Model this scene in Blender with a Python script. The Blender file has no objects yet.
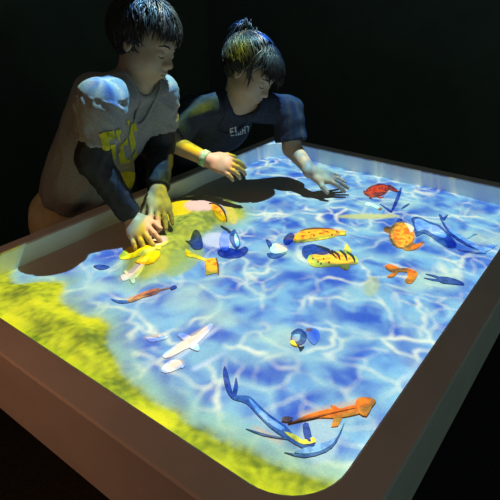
import bpy, bmesh, math, random
import numpy as np
from mathutils import Vector, Matrix, noise
from mathutils.bvhtree import BVHTree

SC = bpy.context.scene
COL = SC.collection
random.seed(5)

# ---------------------------------------------------------------- camera
CAM_Z = 1.32
FPX = 514.0
PITCH = math.atan(282 / 514)
cam_d = bpy.data.cameras.new('camera')
cam = bpy.data.objects.new('camera', cam_d)
COL.objects.link(cam)
cam.location = (0, 0, CAM_Z)
cam.rotation_euler = (math.pi / 2 - PITCH, 0, 0)
cam_d.sensor_width = 36
cam_d.lens = 36 * FPX / 500
cam_d.clip_start = 0.02
SC.camera = cam

# ---------------------------------------------------------------- colour management
SC.view_settings.view_transform = 'Standard'
SC.view_settings.look = 'None'
SC.view_settings.gamma = 1.0
SC.view_settings.exposure = 0.0
SC.view_settings.use_curve_mapping = False

# table frame: local x runs along the long side, local y along the short side
TA = math.radians(52.949)
TO = Vector((0.07778, 0.40742, 0))
EX = Vector((math.cos(TA), math.sin(TA), 0))
EY = Vector((-math.sin(TA), math.cos(TA), 0))
LX, LY = 1.346, 0.977
RIM_Z, SAND_Z = 0.70, 0.645

# ---------------------------------------------------------------- world: a nearly dark room
wd = bpy.data.worlds.new('dark_room')
SC.world = wd
wd.use_nodes = True
wd.node_tree.nodes['Background'].inputs[0].default_value = (0.82, 0.97, 0.85, 1)
wd.node_tree.nodes['Background'].inputs[1].default_value = 0.052

# projector position in table coordinates and height above the sand
PJ = (1.19, 0.74)
PJ_H = 1.9
PJ_GAIN = 1.16
WARM_W = 1.15


def tw(x, y, z=0.0):
    return TO + EX * x + EY * y + Vector((0, 0, z))


def ray(px, py):
    a, b = px - 250.0, 250.0 - py
    c, s = math.cos(PITCH), math.sin(PITCH)
    return Vector((a, FPX * c + b * s, -FPX * s + b * c))


def S(px, py, z=SAND_Z):
    """table coordinates of the point of the sand seen at that place of the photo"""
    r = ray(px, py)
    p = Vector((0, 0, CAM_Z)) + r * ((z - CAM_Z) / r.z) - TO
    return (p.dot(EX), p.dot(EY))


def W(px, py, Y):
    """world point at depth Y"""
    r = ray(px, py)
    return Vector((0, 0, CAM_Z)) + r * (Y / r.y)


def srgb(r, g, b):
    f = lambda c: ((c / 255 + 0.055) / 1.055) ** 2.4 if c > 10 else c / 255 / 12.92
    return (f(r), f(g), f(b))


# ---------------------------------------------------------------- node maths
class V:
    nt = None

    def __init__(s, o): s.o = o

    @staticmethod
    def m(op, *a, clamp=False):
        n = V.nt.nodes.new('ShaderNodeMath'); n.operation = op; n.use_clamp = clamp
        for i, v in enumerate(a):
            if isinstance(v, V): V.nt.links.new(v.o, n.inputs[i])
            else: n.inputs[i].default_value = v
        return V(n.outputs[0])

    def __add__(s, b): return V.m('ADD', s, b)
    def __radd__(s, b): return V.m('ADD', b, s)
    def __sub__(s, b): return V.m('SUBTRACT', s, b)
    def __rsub__(s, b): return V.m('SUBTRACT', b, s)
    def __mul__(s, b): return V.m('MULTIPLY', s, b)
    __rmul__ = __mul__
    def __truediv__(s, b): return V.m('DIVIDE', s, b)
    def __rtruediv__(s, b): return V.m('DIVIDE', b, s)


def vmax(a, b): return V.m('MAXIMUM', a, b)
def vmin(a, b): return V.m('MINIMUM', a, b)


def step(x, a, b, smooth=True):
    n = V.nt.nodes.new('ShaderNodeMapRange')
    n.interpolation_type = 'SMOOTHSTEP' if smooth else 'LINEAR'
    n.clamp = True
    V.nt.links.new(x.o, n.inputs[0])
    flip = a > b
    lo, hi = (b, a) if flip else (a, b)
    n.inputs[1].default_value = lo; n.inputs[2].default_value = hi
    n.inputs[3].default_value = 1.0 if flip else 0.0
    n.inputs[4].default_value = 0.0 if flip else 1.0
    return V(n.outputs[0])


def comb(x, y, z=0.0):
    n = V.nt.nodes.new('ShaderNodeCombineXYZ')
    for i, v in enumerate((x, y, z)):
        if isinstance(v, V): V.nt.links.new(v.o, n.inputs[i])
        else: n.inputs[i].default_value = v
    return V(n.outputs[0])


def nz(vec, scale, detail=2.0, rough=0.5, dist=0.0):
    n = V.nt.nodes.new('ShaderNodeTexNoise')
    V.nt.links.new(vec.o, n.inputs['Vector'])
    n.inputs['Scale'].default_value = scale
    n.inputs['Detail'].default_value = detail
    n.inputs['Roughness'].default_value = rough
    n.inputs['Distortion'].default_value = dist
    return V(n.outputs['Fac'])


def vor(vec, scale, feature='DISTANCE_TO_EDGE'):
    n = V.nt.nodes.new('ShaderNodeTexVoronoi')
    n.feature = feature
    V.nt.links.new(vec.o, n.inputs['Vector'])
    n.inputs['Scale'].default_value = scale
    return V(n.outputs['Distance'])


def mix(f, a, b):
    n = V.nt.nodes.new('ShaderNodeMix'); n.data_type = 'RGBA'
    ins = [n.inputs[0], n.inputs[6], n.inputs[7]]
    for i, v in zip(ins, (f, a, b)):
        if isinstance(v, V): V.nt.links.new(v.o, i)
        elif i is ins[0]: i.default_value = v
        else: i.default_value = (*v[:3], 1)
    return V(n.outputs[2])


# ---------------------------------------------------------------- shape of the land in the sand
BANK = [(0.0, .107), (.03, .105), (.06, .099), (.107, .089), (.174, .075), (.253, .067), (.325, .069), (.398, .065), (.475, .085),
        (.55, .123), (.613, .161), (.691, .149), (.77, .162), (.822, .205), (.87, .175), (.912, .13), (.98, .10)]
ISLE = [(.45, .74, .15, .085, .35), (.72, .84, .14, .15, .3), (.60, .80, .12, .1, 0.0)]     # x, y, rx, ry, turn
# warm creatures: the projector throws pale light inside each of these (centre, half axis end, half width) photo points
WARM = [((312, 235), (342, 231), 4.3), ((333, 259), (354, 262), 6.0), ((404, 234), (404, 246), 12), ((378, 189.5), (388, 187.5), 3.6),
        ((391, 267), (398, 268), 2.6), ((412, 274), (416, 272), 3.6), ((335, 409), (372, 402), 6.0), ((141, 294), (160, 289), 1.8),
        ((211, 266), (214, 273), 6.0), ((217, 214), (226, 219), 4.5), ((188, 343), (209, 327), 4.5), ((153, 337.5), (163, 336), 1.8),
        ((133, 273), (146, 266.5), 3.0), ((175, 366), (184, 362), 4.5), ((296, 343), (302, 349), 4.0), ((268, 436), (285, 445), 3.0),
        ((281, 247), (287, 250), 3.0), ((417, 246.5), (424, 244), 2.2)]


# ---------------------------------------------------------------- the projector lamp above the table
pl_d = bpy.data.lights.new('projector_lamp', 'SPOT')
pl = bpy.data.objects.new('projector_lamp', pl_d)
COL.objects.link(pl)
pl.location = tw(PJ[0], PJ[1], SAND_Z + PJ_H)
pl_d.spot_size = math.radians(110)
pl_d.spot_blend = 0.0
pl_d.shadow_soft_size = 0.006
SAND_ALB = 0.38
pl_d.energy = PJ_GAIN * PJ_H ** 2 * math.pi / SAND_ALB * 4 * math.pi


def projector_picture():
    pl_d.use_nodes = True
    nt = pl_d.node_tree
    V.nt = nt
    em = [n for n in nt.nodes if n.type == 'EMISSION'][0]
    g = nt.nodes.new('ShaderNodeNewGeometry')
    sp = nt.nodes.new('ShaderNodeSeparateXYZ')
    nt.links.new(g.outputs['Incoming'], sp.inputs[0])
    dx, dy, dz = (V(o) for o in sp.outputs)
    dz = V.m('ABSOLUTE', dz)
    # where this beam meets the level of the sand, in table coordinates
    wx = dx / dz * PJ_H
    wy = dy / dz * PJ_H
    x = wx * EX.x + wy * EX.y + PJ[0]
    y = wx * EY.x + wy * EY.y + PJ[1]
    P = comb(x, y)
    # water
    med0 = nz(comb(x - 2.2, y + 6.1), 22.0, 3.0)
    n1 = nz(P, 7.0, 2.0); n2 = nz(comb(x + 5.2, y - 3.1), 7.0, 2.0)
    q = comb(x + (n1 - 0.5) * 0.16 + (med0 - .5) * .03, y + (n2 - 0.5) * 0.18 - (med0 - .5) * .03)
    e1 = vor(q, 9.0)
    e2 = vor(comb(x * 1.0 + (n2 - .5) * .16 + 3.3, y + (n1 - .5) * .14 + 1.7), 13.0)
    big = nz(P, 4.5, 3.0, 0.55)
    med = nz(comb(x + 9.1, y + 2.2), 11.0, 4.0, 0.6, 0.6)
    base = mix(step(med * 0.65 + big * 0.35, 0.44, 0.60), srgb(36, 94, 204), srgb(118, 184, 230))
    glow = step(e1, 0.30, 0.0) * step(nz(comb(x + 1.0, y + 8.0), 8.0, 2.0), 0.36, 0.60)
    base = mix(glow * 0.75, base, srgb(146, 208, 224))
    line1 = step(e1, 0.036, 0.004) * step(nz(comb(x + 4.0, y + 7.0), 9.0, 1.0), 0.36, 0.60)
    line2 = step(e2, 0.035, 0.003) * step(nz(comb(x + 6.0, y + 1.0), 7.0, 1.0), 0.46, 0.62) * 0.75
    base = mix(vmax(line1, line2) * 0.9, base, srgb(240, 252, 226))
    pale = step(nz(comb(x + 2.0, y + 5.0), 5.0, 2.0), 0.55, 0.70)
    base = mix(pale * 0.6, base, srgb(186, 228, 206))
    # grass
    fc = nt.nodes.new('ShaderNodeFloatCurve')
    cv = fc.mapping.curves[0]
    cv.points[0].location = (BANK[0][0], BANK[0][1]); cv.points[1].location = (1.0, .2)
    for a, b in BANK[1:-1]: cv.points.new(a, b)
    fc.mapping.update()
    nt.links.new(y.o, fc.inputs['Value'])
    bx = V(fc.outputs[0])
    rag = (nz(P, 14.0, 4.0, 0.6) - 0.5) * 0.05
    d1 = bx - x + rag                                  # >0 on land
    land = step(d1, -0.012, 0.014)
    fringe = step(d1, -0.075, 0.0)
    wob = (nz(comb(x - 3.0, y + 2.0), 12.0, 4.0, 0.6) - 0.5) * 0.9
    isl = None
    for cx, cy, rx, ry, t in ISLE:
        c, s = math.cos(t), math.sin(t)
        u = (x - cx) * (c / rx) + (y - cy) * (s / rx)
        v = (x - cx) * (-s / ry) + (y - cy) * (c / ry)
        e = 1.0 - V.m('SQRT', u * u + v * v)
        isl = e if isl is None else vmax(isl, e)
    isl = isl + wob * 0.5
    land2 = step(isl, -0.02, 0.22)
    fringe2 = step(isl, -0.35, 0.1)
    gn = nz(comb(x * 1.0 + (n1 - .5) * .05, y * 1.9), 62.0, 6.0, 0.72)
    gb = nz(comb(x + 1.3, y + 0.4), 9.0, 3.0, 0.5)
    grass = mix(step(gn * 0.62 + gb * 0.38, 0.41, 0.56), srgb(74, 104, 16), srgb(200, 212, 20))
    grass = mix(step(gb, 0.52, 0.66) * 0.6, grass, srgb(232, 222, 24))
    base = mix(vmax(fringe, fringe2) * 0.55, base, srgb(150, 196, 130))
    base = mix(vmax(land, land2 * 0.9), base, grass)

    def blob(px, py, r1, r2, t, col, strength=1.0, raggy=0.5):
        nonlocal base
        cx, cy = S(px, py)
        c, s = math.cos(t), math.sin(t)
        u = (x - cx) * (c / r1) + (y - cy) * (s / r1)
        v = (x - cx) * (-s / r2) + (y - cy) * (c / r2)
        e = 1.0 - V.m('SQRT', u * u + v * v) + wob * raggy
        base = mix(step(e, 0.0, 0.12) * strength, base, col)
    blob(176, 214, .075, .065, .5, srgb(250, 226, 20), .95)
    blob(205, 211, .08, .06, -.3, srgb(244, 206, 196), .95)
    blob(152, 247, .05, .035, 1.2, srgb(250, 214, 190), .9)
    blob(230, 216, .06, .02, .9, srgb(238, 220, 90), .7)
    blob(218, 240, .045, .055, 0., srgb(205, 222, 246), .85, .8)
    blob(185, 262, .09, .035, .2, srgb(150, 186, 96), .7, .9)
    blob(368, 216, .11, .018, -.9, srgb(206, 214, 110), .75, .9)
    blob(372, 285, .05, .02, .3, srgb(190, 206, 120), .5, .9)
    blob(438, 230, .05, .03, -.4, srgb(205, 220, 250), .35, .7)
    blob(318, 438, .05, .035, .4, srgb(178, 214, 222), .8, .4)
    # soft bright streaks beside the birds
    for a, b in (((188, 372), (236, 348)), ((170, 365), (228, 320))):
        ax, ay = S(*a); bx2, by2 = S(*b)
        L = math.hypot(bx2 - ax, by2 - ay); ux, uy = (bx2 - ax) / L, (by2 - ay) / L
        t = (x - ax) * ux + (y - ay) * uy
        n = (x - ax) * -uy + (y - ay) * ux
        m = step(V.m('ABSOLUTE', n), 0.007, 0.002) * step(t, 0.0, 0.02) * step(t, L, L - 0.08)
        base = mix(m * 0.8, base, srgb(205, 228, 250))
    # pale light under the warm coloured creatures
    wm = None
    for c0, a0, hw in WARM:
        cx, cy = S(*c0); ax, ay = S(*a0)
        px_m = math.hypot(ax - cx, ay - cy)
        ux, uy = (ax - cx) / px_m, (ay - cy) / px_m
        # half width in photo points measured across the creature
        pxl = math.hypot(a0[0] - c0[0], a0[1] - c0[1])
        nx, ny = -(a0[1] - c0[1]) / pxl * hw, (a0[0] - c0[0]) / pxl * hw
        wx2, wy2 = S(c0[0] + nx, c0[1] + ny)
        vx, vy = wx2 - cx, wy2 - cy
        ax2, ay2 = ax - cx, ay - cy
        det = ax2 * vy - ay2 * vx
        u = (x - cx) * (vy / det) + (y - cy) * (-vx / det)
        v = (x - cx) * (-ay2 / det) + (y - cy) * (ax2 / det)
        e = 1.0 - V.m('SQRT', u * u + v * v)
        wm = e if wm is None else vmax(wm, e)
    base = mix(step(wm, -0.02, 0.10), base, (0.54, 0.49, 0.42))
    # edge of the projected frame
    f = step(x, -0.022, -0.014) * step(x, 1.3512, 1.3464) * step(y, 0.988, 0.978) * step(y, -0.016, -0.008)
    ux = vmax(0.1 - x, 0.0); uy = vmax(0.1 - y, 0.0)
    f = f * step(V.m('SQRT', ux * ux + uy * uy), 0.122, 0.112)
    c3 = dz * dz * dz
    stn = f / c3
    nt.links.new(base.o, em.inputs['Color'])
    nt.links.new(stn.o, em.inputs['Strength'])


projector_picture()

# assumed unseen warm lamp, weak, left of the camera, added to warm the rim
wl_d = bpy.data.lights.new('assumed_warm_lamp', 'AREA')
wl = bpy.data.objects.new('assumed_warm_lamp', wl_d)
COL.objects.link(wl)
wl_d.energy = WARM_W
wl_d.size = 0.25
wl_d.spread = math.radians(75)
wl_d.color = (1.0, 0.36, 0.14)
wl.location = (-1.25, 0.15, 1.75)
wl.rotation_euler = (Vector((-0.55, 0.62, 0.6)) - Vector(wl.location)).to_track_quat('-Z', 'Y').to_euler()


# a second weak lamp, also assumed and out of view: cool, on the right
cl_d = bpy.data.lights.new('assumed_cool_lamp', 'AREA')
cl = bpy.data.objects.new('assumed_cool_lamp', cl_d)
COL.objects.link(cl)
cl_d.energy = 3.6
cl_d.size = 0.4
cl_d.color = (0.55, 0.9, 0.8)
cl.location = (2.4, -0.2, 1.3)
cl.rotation_euler = (Vector((0.6, 0.9, 0.6)) - Vector(cl.location)).to_track_quat('-Z', 'Y').to_euler()


# ---------------------------------------------------------------- materials
def mat(name, col, rough=0.8, spec=0.2, bump=None, var=None, sheen=0.0):
    m = bpy.data.materials.new(name)
    m.use_nodes = True
    nt = m.node_tree
    b = nt.nodes['Principled BSDF']
    b.inputs['Base Color'].default_value = (*col, 1)
    b.inputs['Roughness'].default_value = rough
    b.inputs['Specular IOR Level'].default_value = spec
    if sheen: b.inputs['Sheen Weight'].default_value = sheen
    tc = nt.nodes.new('ShaderNodeTexCoord')
    if var:                                     # (scale, second colour, low, high)
        V.nt = nt
        n = nz(V(tc.outputs['Object']), var[0], 4.0, 0.6)
        mm = mix(step(n, var[2], var[3]), col, var[1])
        nt.links.new(mm.o, b.inputs['Base Color'])
    if bump:                                    # (scale, strength, distance)
        n = nt.nodes.new('ShaderNodeTexNoise')
        n.inputs['Scale'].default_value = bump[0]; n.inputs['Detail'].default_value = 4
        nt.links.new(tc.outputs['Object'], n.inputs['Vector'])
        bp = nt.nodes.new('ShaderNodeBump')
        bp.inputs['Strength'].default_value = bump[1]; bp.inputs['Distance'].default_value = bump[2]
        nt.links.new(n.outputs['Fac'], bp.inputs['Height'])
        nt.links.new(bp.outputs[0], b.inputs['Normal'])
    return m


M_sand = mat('white_sand', (0.38, 0.375, 0.36), 0.95, 0.05, bump=(260, 0.25, 0.003), var=(180, (0.35, 0.345, 0.325), .4, .65))
M_rim = mat('rim_board', (0.50, 0.47, 0.45), 0.7, 0.2, bump=(60, 0.05, 0.002), var=(6, (0.46, 0.435, 0.415), .4, .6))
M_wall_in = mat('liner_white', (0.84, 0.88, 0.86), 0.7, 0.2, bump=(40, 0.05, 0.002), var=(7, (0.79, 0.83, 0.81), .4, .6))
M_base = mat('black_plinth', (0.03, 0.03, 0.03), 0.8, 0.1, var=(5, (0.022, 0.022, 0.022), .4, .6))
M_room = mat('black_paint', (0.10, 0.125, 0.105), 0.95, 0.05, bump=(30, 0.1, 0.003), var=(3, (0.088, 0.11, 0.094), .4, .6))
M_floor = mat('dark_carpet', (0.03, 0.03, 0.026), 0.95, 0.05, bump=(200, 0.3, 0.003), var=(90, (0.02, 0.02, 0.018), .4, .6))


# ---------------------------------------------------------------- object helpers
def link(name, me, m=None, parent=None, smooth=False):
    o = bpy.data.objects.new(name, me)
    COL.objects.link(o)
    if m: me.materials.append(m)
    if parent is not None: o.parent = parent
    if smooth:
        for p in me.polygons: p.use_smooth = True
    return o


def from_bm(name, bm, m=None, parent=None, smooth=False):
    bmesh.ops.recalc_face_normals(bm, faces=bm.faces[:])
    me = bpy.data.meshes.new(name); bm.to_mesh(me); bm.free()
    return link(name, me, m, parent, smooth)


def thing(name, label, cat, loc=(0, 0, 0), rz=0.0, group=None):
    o = bpy.data.objects.new(name, None)
    COL.objects.link(o)
    o.empty_display_size = 0.05
    o.location = loc; o.rotation_euler = (0, 0, rz)
    tag(o, label, cat, group)
    return o


def tag(o, label=None, cat=None, group=None, kind=None):
    if label: o['label'] = label
    if cat: o['category'] = cat
    if group: o['group'] = group
    if kind: o['kind'] = kind
    return o


def box(bm, x0, x1, y0, y1, z0, z1):
    v = [bm.verts.new(p) for p in [(x0, y0, z0), (x1, y0, z0), (x1, y1, z0), (x0, y1, z0), (x0, y0, z1), (x1, y0, z1), (x1, y1, z1), (x0, y1, z1)]]
    for f in [(0, 3, 2, 1), (4, 5, 6, 7), (0, 1, 5, 4), (1, 2, 6, 5), (2, 3, 7, 6), (3, 0, 4, 7)]:
        bm.faces.new([v[i] for i in f])


def tube(bm, pts, rads, n=8, cap=True):
    pts = [Vector(p) for p in pts]
    rings = []
    up = Vector((0.13, 0.21, 0.97))
    for i, p in enumerate(pts):
        d = (pts[min(i + 1, len(pts) - 1)] - pts[max(i - 1, 0)])
        if d.length < 1e-9: d = Vector((0, 0, 1))
        d.normalize()
        a = d.cross(up)
        if a.length < 1e-3: a = d.cross(Vector((1, 0, 0)))
        a.normalize(); b = d.cross(a)
        r = rads[i] if hasattr(rads, '__len__') else rads
        rings.append([bm.verts.new(p + (a * math.cos(t) + b * math.sin(t)) * r) for t in [2 * math.pi * k / n for k in range(n)]])
    for r0, r1 in zip(rings[:-1], rings[1:]):
        for k in range(n):
            bm.faces.new((r0[k], r0[(k + 1) % n], r1[(k + 1) % n], r1[k]))
    if cap:
        bm.faces.new(rings[0][::-1]); bm.faces.new(rings[-1])


# ---------------------------------------------------------------- room
def quad(name, pts, m, kind='structure'):
    me = bpy.data.meshes.new(name)
    me.from_pydata([Vector(p) for p in pts], [], [tuple(range(len(pts)))])
    o = link(name, me, m)
    o['kind'] = kind
    return o


def slab(name, a, b, zc0, zc1, th, m):
    """a wall standing on the floor from a to b (world xy), th thick on its outer side"""
    a = Vector((a[0], a[1], 0)); b = Vector((b[0], b[1], 0))
    n = Vector(((b - a).y, -(b - a).x, 0)).normalized() * th
    bm = bmesh.new()
    lo = [a, b, b + n, a + n]
    v0 = [bm.verts.new(p + Vector((0, 0, zc0))) for p in lo]; v1 = [bm.verts.new(p + Vector((0, 0, zc1))) for p in lo]
    bm.faces.new(v0[::-1]); bm.faces.new(v1)
    for k in range(4): bm.faces.new((v0[k], v0[(k + 1) % 4], v1[(k + 1) % 4], v1[k]))
    o = from_bm(name, bm, m); o['kind'] = 'structure'
    return o


cnr = tw(2.6, 2.45)
slab('wall_back', cnr, tw(2.6, -3.2), 0, 3.2, 0.1, M_room)
slab('wall_left', tw(-3.0, 2.45), cnr, 0, 3.2, 0.1, M_room)
bm = bmesh.new()
vs = [bm.verts.new(p) for p in (tw(-3, -3.2), tw(2.7, -3.2), tw(2.7, 2.55), tw(-3, 2.55))]
f = bm.faces.new(vs)
r = bmesh.ops.extrude_face_region(bm, geom=[f])
for v in r['geom']:
    if isinstance(v, bmesh.types.BMVert): v.co.z -= 0.05
fl = from_bm('floor', bm, M_floor); fl['kind'] = 'structure'


# ---------------------------------------------------------------- sandbox table
def rrect(x0, x1, y0, y1, r, n=10):
    out = []
    for cx, cy, a0 in ((x1 - r, y1 - r, 0), (x0 + r, y1 - r, 90), (x0 + r, y0 + r, 180), (x1 - r, y0 + r, 270)):
        for k in range(n + 1):
            a = math.radians(a0 + 90 * k / n)
            out.append((cx + r * math.cos(a), cy + r * math.sin(a)))
    return out


def loft(name, loops, m, parent, smooth=False, close=False):
    bm = bmesh.new()
    rings = [[bm.verts.new((x, y, z)) for x, y in lp] for lp, z in loops]
    n = len(rings[0])
    pairs = list(zip(rings[:-1], rings[1:])) + ([(rings[-1], rings[0])] if close else [])
    for a, b in pairs:
        for k in range(n): bm.faces.new((a[k], a[(k + 1) % n], b[(k + 1) % n], b[k]))
    o = from_bm(name, bm, m, parent, smooth)
    return o


table = thing('sandbox_table', 'big grey-brown sandbox table with a raised rim and pale inner walls', 'sandbox', TO, TA)
FO, RO, BO, NO = 0.062, 0.062, 0.05, 0.042          # rim widths: front (x=0), near right (y=0), far (x=LX), left (y=LY)
outer = lambda d, r: rrect(-FO + d, LX + BO - d, -RO + d, LY + NO - d, r)
inner = lambda d, r: rrect(d, LX - d, d, LY - d, r)
loft('rim', [(outer(0, .02), .515), (outer(0, .02), .696), (outer(.004, .018), RIM_Z), (inner(-.003, .103), RIM_Z), (inner(0, .1), .697),
             (inner(0, .1), .690), (outer(.014, .02), .690), (outer(.014, .02), .515)], M_rim, table, close=True)
loft('inner_wall', [(inner(.0005, .1), .6965), (inner(.0005, .1), .56), (inner(-.012, .11), .56), (inner(-.012, .11), .6895), (inner(-.001, .1), .6895)], M_wall_in, table, smooth=False)
bm = bmesh.new()
a = [bm.verts.new((x, y, .545)) for x, y in inner(-.03, .12)]; b = [bm.verts.new((x, y, .560)) for x, y in inner(-.03, .12)]
bm.faces.new(a[::-1]); bm.faces.new(b)
for k in range(len(a)): bm.faces.new((a[k], a[(k + 1) % len(a)], b[(k + 1) % len(a)], b[k]))
from_bm('bottom_board', bm, M_base, table)
bm = bmesh.new()
box(bm, 0.12, LX - 0.12, 0.12, LY - 0.12, 0.0, 0.545)
bmesh.ops.bevel(bm, geom=bm.edges[:], offset=.01, segments=2, affect='EDGES')
from_bm('plinth', bm, M_base, table)


# ---------------------------------------------------------------- sand
def bank_x(y):
    for (y0, x0), (y1, x1) in zip(BANK[:-1], BANK[1:]):
        if y <= y1: return x0 + (x1 - x0) * max(0, (y - y0)) / (y1 - y0)
    return BANK[-1][1]


def isle(x, y):
    best = -9
    for cx, cy, rx, ry, t in ISLE:
        c, s = math.cos(t), math.sin(t)
        u = ((x - cx) * c + (y - cy) * s) / rx; v = (-(x - cx) * s + (y - cy) * c) / ry
        best = max(best, 1 - math.hypot(u, v))
    return best


def zbed(x, y):
    return SAND_Z + 0.005 * noise.noise(Vector((x * 6, y * 6, 0.3))) + 0.002 * noise.noise(Vector((x * 17, y * 17, 2.3)))


def ss(a, b, x):
    t = min(1, max(0, (x - a) / (b - a)))
    return t * t * (3 - 2 * t)


def zfront(x, y):
    d = bank_x(y) - x + 0.012 * noise.noise(Vector((x * 14, y * 14, 5)))
    return zbed(x, y) + 0.014 * ss(0, 0.07, d) + 0.004 * noise.noise(Vector((x * 22, y * 22, 7))) * ss(0, .05, d) - 0.003 * (d < 0.0)


def zisle(x, y):
    d = isle(x, y)
    return zbed(x, y) + 0.026 * ss(-.02, 0.7, d) + 0.004 * noise.noise(Vector((x * 24, y * 24, 9))) * ss(0, .3, d) - 0.003 * (d < 0.0)


def inside(x, y, r=.1, g=.001):
    dx = max(r - x, x - (LX - r), 0); dy = max(r - y, y - (LY - r), 0)
    if dx > 0 and dy > 0: return math.hypot(dx, dy) <= r - g
    return g <= x <= LX - g and g <= y <= LY - g


def zs(x, y):
    z = zbed(x, y)
    if bank_x(y) > x: z = max(z, zfront(x, y))
    if isle(x, y) > 0: z = max(z, zisle(x, y))
    return z


def sand_grid(name, zf, keep, step_, parent_loc=True):
    nx, ny = int(LX / step_) + 1, int(LY / step_) + 1
    bm = bmesh.new(); vv = {}

    def clampin(x, y):
        r = .1; g = .0012
        x = min(max(x, g), LX - g); y = min(max(y, g), LY - g)
        cx = min(max(x, r), LX - r); cy = min(max(y, r), LY - r)
        d = math.hypot(x - cx, y - cy)
        if d > r - g: x = cx + (x - cx) * (r - g) / d; y = cy + (y - cy) * (r - g) / d
        return x, y
    for i in range(nx):
        for j in range(ny):
            q = [(i, j), (i + 1, j), (i + 1, j + 1), (i, j + 1)]
            if not any(keep(a * step_, b * step_) for a, b in q): continue
            fs = []
            for a, b in q:
                if (a, b) not in vv:
                    x, y = clampin(a * step_, b * step_)
                    vv[(a, b)] = bm.verts.new((x, y, zf(x, y)))
                fs.append(vv[(a, b)])
            bm.faces.new(fs)
    bmesh.ops.remove_doubles(bm, verts=bm.verts[:], dist=1e-5)
    bmesh.ops.dissolve_degenerate(bm, dist=1e-6, edges=bm.edges[:])
    # skirt gives the layer a real thickness
    ed = [e for e in bm.edges if e.is_boundary]
    r = bmesh.ops.extrude_edge_only(bm, edges=ed)
    for v in r['geom']:
        if isinstance(v, bmesh.types.BMVert): v.co.z = .561 if name == 'sand' else v.co.z - .006
    o = from_bm(name, bm, M_sand, None, True)
    o.location = TO; o.rotation_euler = (0, 0, TA)
    return o


o = sand_grid('sand', zbed, lambda x, y: -.01 <= x <= LX + .01 and -.01 <= y <= LY + .01, .012)
tag(o, 'white sand filling the table under projected blue rippling water', 'sand', kind='stuff')
o = sand_grid('sand_bank', zfront, lambda x, y: x <= .3 and bank_x(y) - x + 0.012 * noise.noise(Vector((x * 14, y * 14, 5))) > 0.0, .009)
tag(o, 'raised sand along the near left rim under projected yellow-green grass', 'sand', kind='stuff')
o = sand_grid('sand_bank', zisle, lambda x, y: isle(x, y) > 0.0, .009)
tag(o, "sand mound under the boy's hands with projected yellow, pink and green patches", 'sand', kind='stuff')

# ---------------------------------------------------------------- projected creatures lying on the sand
def pm(name, a, b, scale, lo, hi, rough=0.85):
    return mat(name, a, rough, 0.1, var=(scale, b, lo, hi))


M_koi = pm('koi_yellow', (0.82, 0.46, 0.03), (0.74, 0.18, 0.02), 60, .50, .62)
M_koi2 = pm('koi_gold', (0.88, 0.56, 0.05), (0.80, 0.30, 0.03), 70, .52, .62)
M_black = pm('ink_black', (0.03, 0.03, 0.035), (0.06, 0.05, 0.04), 80, .4, .6)
M_spot = pm('spot_brown', (0.35, 0.10, 0.02), (0.25, 0.07, 0.02), 80, .4, .6)
M_orange = pm('orange_hide', (0.74, 0.19, 0.02), (0.56, 0.12, 0.015), 70, .45, .62)
M_shell = pm('turtle_shell', (0.80, 0.42, 0.04), (0.62, 0.17, 0.02), 55, .42, .60)
M_shell_d = pm('turtle_scute', (0.50, 0.11, 0.015), (0.62, 0.20, 0.02), 90, .45, .6)
M_red = pm('dark_red_shell', (0.50, 0.055, 0.02), (0.18, 0.025, 0.02), 110, .48, .58)
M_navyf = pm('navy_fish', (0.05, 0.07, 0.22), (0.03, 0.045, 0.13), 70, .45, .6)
M_bluef = pm('blue_fish', (0.08, 0.12, 0.23), (0.04, 0.07, 0.16), 60, .45, .6)
M_pale = pm('pale_blue_skin', (0.27, 0.36, 0.45), (0.16, 0.23, 0.36), 50, .45, .6)
M_lilac = pm('lilac_belly', (0.40, 0.44, 0.52), (0.26, 0.31, 0.45), 60, .42, .6)
M_white = pm('bird_white', (0.72, 0.64, 0.58), (0.66, 0.58, 0.52), 40, .4, .6)
M_yel = pm('leaf_yellow', (0.90, 0.72, 0.04), (0.84, 0.55, 0.03), 60, .48, .6)
M_brown = pm('brown_fish', (0.55, 0.20, 0.06), (0.40, 0.13, 0.05), 80, .42, .6)
M_cream = pm('cream_scale', (0.78, 0.76, 0.42), (0.5, 0.6, 0.62), 80, .46, .6)
M_slate = pm('slate_blue', (0.20, 0.26, 0.42), (0.15, 0.20, 0.40), 50, .42, .6)


def smooth_outline(pts, n=4):
    P = [Vector((p[0], p[1])) for p in pts]; out = []
    k = len(P)
    for i in range(k):
        a, b, c, d = P[i - 1], P[i], P[(i + 1) % k], P[(i + 2) % k]
        for j in range(n):
            t = j / n
            out.append(0.5 * ((2 * b) + (c - a) * t + (2 * a - 5 * b + 4 * c - d) * t * t + (3 * b - a - 3 * c + d) * t ** 3))
    return out


def stroke(pts, w):
    """outline of a line of changing half width, photo points"""
    P = [Vector((p[0], p[1])) for p in pts]; L = []; R = []
    for i, p in enumerate(P):
        d = (P[min(i + 1, len(P) - 1)] - P[max(i - 1, 0)]).normalized()
        n = Vector((-d.y, d.x)); ww = w[i] if hasattr(w, '__len__') else w
        L.append(p + n * ww); R.append(p - n * ww)
    return L + R[::-1]


def oval(cx, cy, rx, ry, deg=0, n=14):
    c, s = math.cos(math.radians(deg)), math.sin(math.radians(deg))
    return [(cx + rx * math.cos(t) * c - ry * math.sin(t) * s, cy + rx * math.cos(t) * s + ry * math.sin(t) * c) for t in [2 * math.pi * i / n for i in range(n)]]


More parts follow.
